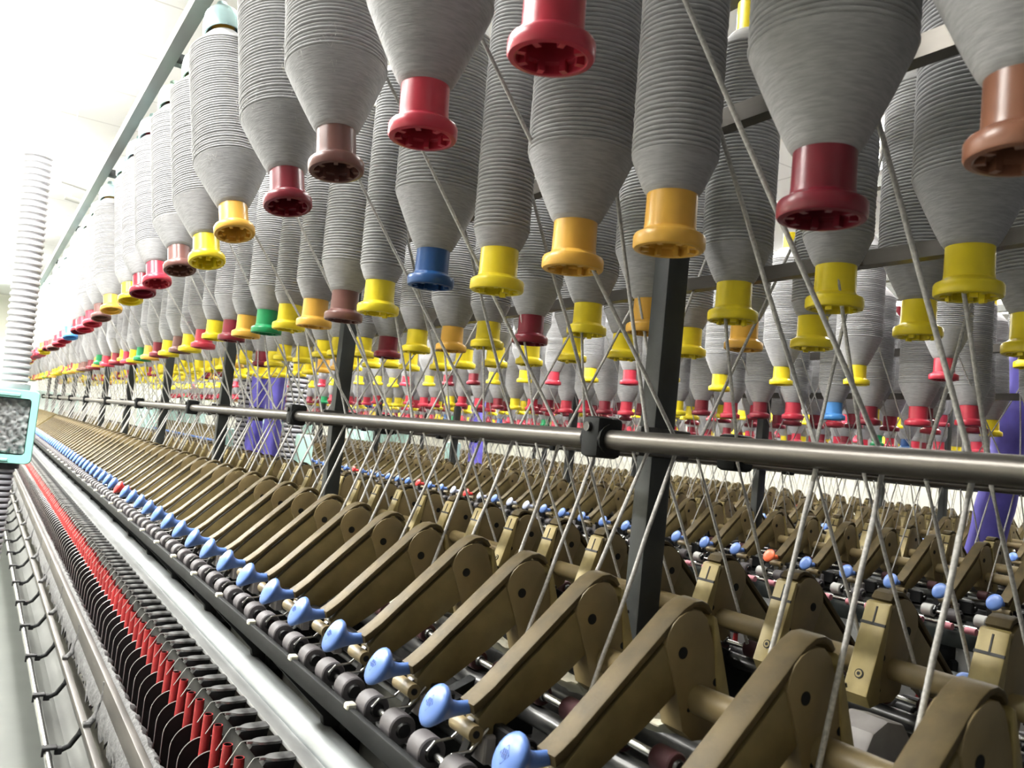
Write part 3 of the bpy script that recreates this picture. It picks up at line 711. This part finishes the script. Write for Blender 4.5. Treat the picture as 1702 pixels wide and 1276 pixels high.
# ================================================================== SPINDLES, LAPPETS, SEPARATORS
def spool_meshes():
    b = MB(); b.lathe([(.0055, 0.0), (.0055, -.006), (.0062, -.008)], BLACKM, 16)
    b.lathe([(.0058, -.004), (.0068, -.0005), (.0078, -.0005), (.0082, -.004), (.0088, -.06), (.0100, -.235), (.0100, -.25), (.004, -.25)], REDC, 20); tube = b.mesh('spun_tube', 35)
    b = MB(); pr = [(.0088, -.085)]
    z = -.088
    while z > -.225: pr += [(.0098+(-z-.085)*.035, z), (.0102+(-z-.085)*.035, z-.0015)]; z -= .003
    pr += [(.0100, -.229)]
    b.lathe(pr, REDY, 20); yarn = b.mesh('spun_yarn', 60)
    b = MB(); b.cyl((0, 0, -.25), (0, 0, -.262), .0075, STEEL, 12); sp = b.mesh('spindle_foot')
    return tube, yarn, sp
def lappet_meshes():
    # base plate lies along x from the strip (x=.4725) towards the tube tip (x=.43)
    b = MB(); R = []
    top = [(.0, .0110), (.006, .0130), (.026, .0130), (.034, .0115), (.040, .0080), (.044, .0040), (.052, .0025)]
    for x, w in top: R.append((x, w))
    poly = [(-x, w) for x, w in R]+[(-x, -w) for x, w in R[::-1]]
    bm = bmesh.new(); f = bm.faces.new([bm.verts.new((x, y, 0)) for x, y in poly]); r = bmesh.ops.extrude_face_region(bm, geom=[f]); bmesh.ops.translate(bm, verts=[e for e in r['geom'] if isinstance(e, bmesh.types.BMVert)], vec=(0, 0, .004)); bmesh.ops.recalc_face_normals(bm, faces=bm.faces[:])
    b.add_bm(bm, LAPT); plate = b.mesh('lappet_plate')
    b = MB(); b.prism([(0, 0), (-.046, 0), (-.05, -.006), (-.036, -.022), (-.004, -.026)], .022, BLACK, bevel=.002); body = b.mesh('lappet_body')
    b = MB(); b.tube([Vector(p) for p in ((-.038, .0015, .0025), (-.050, .0015, .0035), (-.0575, 0, .0035), (-.0610, -.001, .0030), (-.0660, -.0015, -.004), (-.0740, -.002, -.017), (-.0815, -.0022, -.0285))], .00095, SEPE, 6); wire = b.mesh('thread_guide_wire')
    return plate, body, wire
LAPT = mat('scuffed_grey_plate', (0.30, 0.30, 0.30), 0.3, metal=0.6, var=0.35, scale=70, spec=0.8)
def sep_mesh():
    # plate in the x-z plane: origin at its rear lower corner
    def outline(o=0.0):
        pts = []
        for i in range(13):
            a = math.pi-(math.pi/2)*i/12
            pts.append((.418+(.0405+o)*math.cos(a), -.618+(.0415+o)*math.sin(a)))
        return [(.3775-o, -.775)]+pts+[(.452, -.5765+o), (.452, -.775)]
    b = MB(); b.prism([(x, z) for x, z in outline()], .0016, SEPM); pl = b.mesh('separator_plate')
    b = MB(); o = outline()[:-1]; b.tube([Vector((x, 0, z)) for x, z in o], .0011, SEPE, 5); ed = b.mesh('separator_rim')
    return pl, ed
tubeM, yarnM, footM = spool_meshes(); plM, bdM, wrM = lappet_meshes(); spM, seM = sep_mesh()
rc = random.Random(3)
i = 0; s = 1.3442-3*0.07
while s < 13.0:
    i += 1
    t = empty('spun_bobbin', (.4123, s, Z(-.5246)+rc.choice([0, 0, 0, 0.004, -0.004]))); t.rotation_euler = (rc.uniform(-.02, .02), rc.uniform(-.02, .02), rc.uniform(0, 6))
    obj('spun_tube', tubeM, t)
    if s < 4: obj('spun_yarn', yarnM, t)
    tag(t, 'slim red spinning tube on its spindle beside the lappets, %s from the camera' % nth(i), 'spinning tube', 'red spinning tubes in the spindle row')
    l = empty('lappet', (.4725, s-0.004, Z(-.5035))); l.rotation_euler = (0, rc.uniform(-.03, .03)-.02, rc.uniform(-.05, .05))
    obj('lappet_plate', plM, l); obj('lappet_body', bdM, l)
    if s < 8: obj('thread_guide_wire', wrM, l)
    tag(l, 'black lappet with a bright wire over the red tube, %s from the camera' % nth(i), 'lappet', 'black lappets along the aluminium strip')
    if s < 9:
        p = empty('separator', (0, s+0.035, EYE)); obj('separator_plate', spM, p); obj('separator_rim', seM, p)
    else:
        p = obj('separator', spM, loc=(0, s+0.035, EYE))
    tag(p, 'black rounded separator plate with bright rim between red tubes, %s from the camera' % nth(i), 'separator', 'black separator plates in the spindle row')
    s += 0.07
# second machine: its spindle row is seen only as a far mass
big = MB(); s = 0.6
while s < 8:
    x = PITCH+.4123
    big.cyl((x, s, Z(-.775)), (x, s, Z(-.525)), .0095, REDC, 8, r1=.0075)
    big.box(x-.035, x+.04, s+.034, s+.036, Z(-.775), Z(-.58), SEPM)
    big.box(x-.015, x+.06, s-.014, s+.014, Z(-.525), Z(-.503), BLACK)
    s += .07
tag(obj('distant_spindles', big), 'red tubes and black plates in the spindle row of the second machine', 'spindles', kind='stuff')

# ================================================================== DOFFER AND CONVEYOR IN FRONT (lower left)
def lbar(name, d0, d1, h0, h1, m, label, cat, bev=0.002):
    b = MB(); b.bev(d0, d1, 0.2, END, Z(h0), Z(h1), m, bev); return tag(obj(name, b), label, cat)
t = empty('doffer_beam', (.330, 0, Z(-.62))); tag(t, 'long grey doffer beam edged with shaggy lint in front of the separators', 'beam')
b = MB(); b.bev(-.0075, .0075, .2, END, -.05, 0.0, RUST, .002); obj('beam_bar', b, t)
b = MB(); rr = random.Random(8); R = []
y = .2; n = 0
prev = []
while y < END:
    f = 0.5+0.5*math.sin(y*40)+rr.uniform(-.2, .2); w = .016+.009*(abs(((y*14) % 1)-.5)*2)+rr.uniform(-.002, .002)
    R.append([Vector((.0076, y, -.002)), Vector((.0076+w*.35, y, .004+rr.uniform(-.002, .003))), Vector((.0076+w*.75, y+.004, -.003+rr.uniform(-.003, .003))), Vector((.0076+w, y+.010, -.012+rr.uniform(-.003, .003))), Vector((.0076+w*.6, y, -.03+rr.uniform(-.004, .004))), Vector((.0076, y, -.045))])
    y += .006 if y < 4 else .03
b.rings(R, FUZZ, (True, True)); obj('lint_fringe', b, t, sharp=70)['kind'] = 'stuff'
b = MB(); y = .2; R = []
while y < END:
    R.append([Vector((-.0077, y, -.045)), Vector((-.013+rr.uniform(-.004, .003), y, -.065+rr.uniform(-.008, .008))), Vector((-.010+rr.uniform(-.006, .004), y+.004, -.10+rr.uniform(-.02, .02))), Vector((.004, y, -.085)), Vector((.006, y, -.05))])
    y += .012 if y < 4 else .05
b.rings(R, FUZZ, (True, True)); obj('hanging_lint', b, t, sharp=70)['kind'] = 'stuff'
lbar('conveyor_bar', .287, .302, -.735, -.72, RUST, 'long worn brown bar between the doffer beam and the conveyor tube', 'bar')
lbar('conveyor_belt', .330, .362, -.812, -.80, CREAM, 'cream conveyor belt lying below the doffer beam', 'belt')
b = MB(); b.cyl((0, .2, 0), (0, END, 0), .0095, STEEL, 14); tag(obj('conveyor_tube', b, loc=(.263, 0, Z(-.905))), 'thin steel tube along the outer edge of the conveyor trough', 'tube')
t = empty('conveyor_trough', (0, 0, EYE)); tag(t, 'grey metal conveyor trough in front of the machine base', 'trough')
b = MB(); prof = [(.276, -.925), (.288, -.958), (.33, -.97), (.365, -.94), (.372, -.86), (.378, -.86), (.372, -.95), (.335, -.982), (.284, -.968), (.271, -.925)]
b.prism(prof, END-.3, GREYM, y=(END+.1)/2); obj('trough_sheet', b, t)
b = MB(); b.box(.42, .47, .2, END-.1, -1.45, -.985, BLACKM); b.box(.33, .42, .2, END-.1, -1.0, -.985, BLACKM); obj('trough_support', b, t)
# clips and doffer arms
cm = None; i = 0; y = .685
while y < END-.3:
    i += 1
    if cm is None:
        b = MB(); b.bev(-.014, .022, -.012, .012, .008, .016, BLACK, .002, 1); b.bev(-.014, -.008, -.010, .010, -.008, .012, BLACK, .001, 1); b.bev(.016, .034, -.009, .009, -.006, .012, BLACK, .002, 1)
        b.tube([Vector(p) for p in ((.032, 0, .004), (.050, 0, .012), (.070, .003, .040), (.080, .006, .075), (.085, .006, .10))], .007, BLACKM, 8)
        cm = b.mesh('tube_clip')
    o = obj('tube_clip', cm, loc=(.263, y, Z(-.905))); tag(o, 'black clip with a curved stem on the conveyor tube, %s from the camera' % nth(i), 'clip', 'black conveyor clips')
    y += .45
dm = None; i = 0; y = .435
while y < END-.3:
    i += 1
    if dm is None:
        b = MB(); b.tube([Vector(p) for p in ((.0, 0, .0), (.014, .01, .012), (.028, .012, .045), (.031, .012, .07), (.030, .012, .092))], .0075, FUZZ, 8, r1=.006); b.bev(-.008, .008, -.010, .010, -.004, .008, DSTEEL, .002, 1); dm = b.mesh('doffer_arm')
    o = obj('doffer_arm', dm, loc=(.296, y, Z(-.719))); tag(o, 'short lint covered doffer arm under the beam, %s from the camera' % nth(i), 'doffer arm', 'lint covered doffer arms')
    y += .56

# ================================================================== CLEANER HOSES AND BOXES
def hose(name, pts, r, m1, m2, pitch, label, group=None, n=24):
    # corrugated tube following pts
    P_ = [Vector(p) for p in pts]; L = [0]
    for i in range(1, len(P_)): L.append(L[-1]+(P_[i]-P_[i-1]).length)
    def at(t):
        for i in range(1, len(P_)):
            if t <= L[i]: return P_[i-1].lerp(P_[i], (t-L[i-1])/(L[i]-L[i-1]))
        return P_[-1]
    b = MB(); R = []; ms = []; t = 0
    while t+pitch < L[-1]:
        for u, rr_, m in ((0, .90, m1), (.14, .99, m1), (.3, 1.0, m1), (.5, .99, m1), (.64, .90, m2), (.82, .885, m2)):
            c = at(t+u*pitch); tg = (at(t+u*pitch+.02)-at(max(0, t+u*pitch-.02))).normalized()
            uu = tg.cross(Vector((0, 1, 0))).normalized(); ww = uu.cross(tg)
            R.append([c+uu*r*rr_*math.cos(2*math.pi*j/n)+ww*r*rr_*math.sin(2*math.pi*j/n) for j in range(n)]); ms.append(m)
        t += pitch
    b.rings(R, ms[:-1], (False, False)); return b
def cleaner(x, y, label_h1, label_h2, label_b, r=.037, ztop=1.0):
    b = hose('h', [(x-.022, y, Z(.70)), (x-.010, y, Z(.40)), (x, y, Z(.018))], r, HOSEW, HOSED, .0185, '')
    b2 = hose('h2', [(x-.002, y, Z(-.192)), (x-.008, y, Z(-.6)), (x-.012, y, .02)], r*.92, HOSEG, HOSEB, .0165, '')  # lower hose is drawn in darker greys for its dimmer light
    h1 = obj('suction_hose', b); tag(h1, label_h1, 'hose')
    b = MB(); b.lathe([(r*.9, .69), (r*1.02, .69), (r*1.04, .70), (r*1.04, ztop), (0, ztop)], WHITEP, 28, (x-.022, y, EYE)); tag(obj('washed_out_hose_top', b), 'smooth white stand-in for the hose top washed out by glare below the ceiling', 'hose stand-in'); h2 = obj('suction_hose', b2); tag(h2, label_h2, 'hose')  # added smooth white cylinder stands for the hose top washed out by glare
    t = empty('waste_box', (x, y, Z(-.0875))); tag(t, label_b, 'box')
    w, hh, dp = .078, .104, .055
    b = MB(); cx = -.012
    # rounded frame: outer minus window
    def rrect(w, h, r, n=6):
        P2 = []
        for sx, sz, a0 in ((1, 1, 0), (-1, 1, 90), (-1, -1, 180), (1, -1, 270)):
            for i in range(n+1):
                a = math.radians(a0+90*i/n); P2.append((sx*(w-r)+r*math.cos(a), sz*(h-r)+r*math.sin(a)))
        return P2
    o = rrect(w, hh, .014); q = rrect(w-.019, hh-.024, .010)
    R = [[Vector((cx+x_, dp, z_)) for x_, z_ in o], [Vector((cx+x_, -dp+.004, z_)) for x_, z_ in o], [Vector((cx+x_*.97, -dp, z_*.98)) for x_, z_ in o], [Vector((cx+x_, -dp, z_)) for x_, z_ in q], [Vector((cx+x_, -dp+.014, z_)) for x_, z_ in q]]
    b.rings(R, TEAL, (True, False)); obj('box_frame', b, t)
    b = MB(); b.prism([(cx+x_, z_) for x_, z_ in q], .003, GLASS, y=-dp+.008); obj('box_window', b, t)
    rr = random.Random(2); b = MB(); R = []
    nx, nz = 26, 34
    for i in range(nx+1):
        R.append([Vector((cx+(i/nx-.5)*2*(w-.021), -dp+.022+rr.uniform(-.007, .006)+.004*math.sin(i*1.1+j*.9), (j/nz-.5)*2*(hh-.028))) for j in range(nz+1)])
    b.rings(R, LINT, (False, False), closed=False); oo = obj('lint_waste', b, t, sharp=180); oo['kind'] = 'stuff'
    b = MB(); b.bev(cx-.045, cx+.03, -dp-.004, -dp+.001, hh-.020, hh-.010, TEAL, .002, 1); b.bev(cx-.02, cx+.02, -dp-.004, -dp+.001, -hh+.006, -hh+.014, TEAL, .002, 1); obj('box_latch', b, t)
    b = MB(); b.lathe([(r*1.08, .0), (r*1.12, .004), (r*1.1, .016), (r*.8, .018)], HOSED, 20, (0, 0, hh)); obj('hose_collar', b, t); b = MB(); b.lathe([(r*.8, -.018), (r*1.1, -.016), (r*1.1, -.002), (r, 0)], HOSEB, 20, (0, 0, -hh)); obj('hose_collar', b, t)
    return t
cleaner(.083, 2.8, 'pale corrugated suction hose hanging from the ceiling above the mint box', 'corrugated hose in shaded dark grey running down from the mint box to the floor', 'mint plastic waste box with a window full of grey lint', ztop=CEIL)
# violet sleeves and pale mint cabinets in the far aisles
def sleeve(pts, r, label):
    b = MB(); P_ = [Vector(p) for p in pts]; R = []; n = 20; N = 40
    for i in range(N+1):
        u = i/N*(len(P_)-1); k_ = min(int(u), len(P_)-2); c = P_[k_].lerp(P_[k_+1], u-k_)
        rr_ = r*(1+.04*math.sin(i*1.9)+.03*math.sin(i*.7))
        R.append([c+Vector((rr_*math.cos(2*math.pi*j/n)*(1+.05*math.sin(3*j+i*.5)), rr_*math.sin(2*math.pi*j/n), 0)) for j in range(n)])
    b.rings(R, PURPLE, (True, True)); return tag(obj('blower_sleeve', b, sharp=180), label, 'sleeve', 'violet blower sleeves in the aisles')
q = [at_d(a_, b_, 3.36) for a_, b_ in ((1700, 640), (1689, 690), (1672, 765), (1642, 890))]; dq = q[3]-q[2]
q = [q[0]-(q[2]-q[0])]+q+[q[3]+dq, q[3]+dq*2.2]
sleeve([(v.x, v.y, Z(v.z)) for v in q]+[(q[-1].x, q[-1].y, 0.02)], .068, 'broad violet fabric blower sleeve leaning in the aisle behind the second machine')
sleeve([(1.56, 5.25, Z(.9)), (1.55, 5.2, Z(-.2)), (1.55, 5.2, 0.02)], .055, 'violet blower sleeve hanging behind the posts, brighter one of a pair')
sleeve([(1.50, 5.42, Z(.9)), (1.49, 5.38, Z(-.2)), (1.49, 5.38, 0.02)], .048, 'violet blower sleeve hanging behind the posts, darker one of a pair')
sleeve([(3.36, 5.85, Z(.9)), (3.36, 5.8, Z(-.2)), (3.36, 5.8, 0.02)], .055, 'violet blower sleeve standing in the aisle behind the second machine')
for (x, y, lab) in ((1.50, 5.66, 'grey ribbed hose beyond the pair of violet sleeves'), (1.62, 5.02, 'grey ribbed hose before the pair of violet sleeves')):
    b = hose('h', [(x, y, Z(.9)), (x, y, 0.0)], .062, HOSEG, HOSEB, .03, ''); tag(obj('suction_hose', b), lab, 'hose')
for (x, y, w, d_, zt, lab) in ((1.47, 5.85, .16, .14, -.075, 'broad pale mint enamel box beyond the pair of violet sleeves'), (1.60, 4.72, .09, .08, -.055, 'narrow pale mint enamel box before the pair of violet sleeves'), (3.34, 6.15, .10, .10, -.02, 'pale mint enamel box beside the violet sleeve of the far aisle')):
    b = MB(); b.bev(x-w/2, x+w/2, y-d_/2, y+d_/2, 0.0, Z(zt), PTEAL, .015); tag(obj('filter_box', b), lab, 'box', 'pale mint filter boxes')

# ================================================================== ROVING STRANDS
STR = []
used = {}
rs = random.Random(21)
def strand(b):
    k = b['mach']; X = PITCH*k; side = 0 if b['rown'] < 2 else 1
    gx = X+(0.692 if side == 0 else 0.898); ex = mir(X, side, .578)
    fl, pv = b['fl'], b['pv']; ax = (pv-fl).normalized()
    c = fl+ax*rs.uniform(.19, .36); R = RAD[b['ri']]*.97
    dx = 1 if gx > c.x else -1
    slot = round((b['fl'].y-0.10-0.571)/0.07)
    for off in (0, 1, -1, 2, -2, 3, -3, 4, -4, 5):
        if (k, side, slot+off) not in used: slot += off; break
    used[(k, side, slot)] = 1
    es = 0.571+(0.0 if side == 0 else 0.032)+(0.098 if k == 1 else 0)+0.07*slot
    gs = es+(c.y-es)*.30
    off = Vector((dx*R*.62, R*.75, 0))
    p0 = c+off
    return [p0, Vector((gx, gs, 0.030)), Vector((gx, gs-.003, 0.008)), Vector((ex, es, -.258))]
for b in BOB:
    if b['mach'] < 2: STR.append((b, strand(b)))
STR.sort(key=lambda q: q[0]['z'])
restS = MB()
for i, (b, pts) in enumerate(STR):
    pts = [Vector((p.x, p.y, Z(p.z))) for p in pts]
    if i < 290 and b['z'] < 9:
        full = []
        for a_, c_ in zip(pts[:-1], pts[1:]):
            n = 6 if (c_-a_).length > .05 else 1
            for j in range(n): 
                p = a_.lerp(c_, j/n)
                if 0 < j: p += Vector((rs.uniform(-.0008, .0008), rs.uniform(-.0008, .0008), 0))
                full.append(p)
        full.append(pts[-1])
        m = MB(); m.tube(full, .0025 if b['mach'] == 0 else .0021, STRAND, 7)
        o = obj('roving_strand', m, sharp=80)
        tag(o, 'thin grey strand from the %s %s bobbin, %s in %s row, %s machine' % (FULL[b['ri']], b['col'].replace('tan', 'terracotta'), nth(b['order']), RN[b['rown']], MN[b['mach']]), 'strand', 'grey roving strands of the ' + MN[b['mach']] + ' machine')
    else:
        restS.tube(pts, .0021, STRAND, 4)
if restS.v: tag(obj('distant_strands', restS), 'mass of far grey roving strands between bobbins and drafting arms', 'strands', kind='stuff')
far = MB()
for k in (2, 3):
    for side in (0, 1):
        s = .6
        while s < 9:
            gx = PITCH*k+(0.692 if side == 0 else 0.898); far.tube([Vector((gx+rs.uniform(-.3, .1)*(1 if side == 0 else -1), s+rs.uniform(-.1, .2), Z(.4))), Vector((gx, s, Z(.02))), Vector((mir(PITCH*k, side, .578), s-.03, Z(-.258)))], .0022, STRAND, 3); s += .09
tag(obj('distant_strands', far), 'mass of far grey roving strands over the third and fourth machines', 'strands', kind='stuff')

# ================================================================== WORLD AND VIEW
w = bpy.data.worlds.new('world'); bpy.context.scene.world = w; w.use_nodes = True
w.node_tree.nodes['Background'].inputs['Color'].default_value = (1, 0.98, 0.95, 1); w.node_tree.nodes['Background'].inputs['Strength'].default_value = 0.12
sc = bpy.context.scene
sc.view_settings.view_transform = 'Standard'; sc.view_settings.look = 'None'; sc.view_settings.gamma = 1; sc.view_settings.exposure = 0.7
sc.cycles.max_bounces = 5; sc.cycles.diffuse_bounces = 3; sc.cycles.glossy_bounces = 2; sc.cycles.transmission_bounces = 4
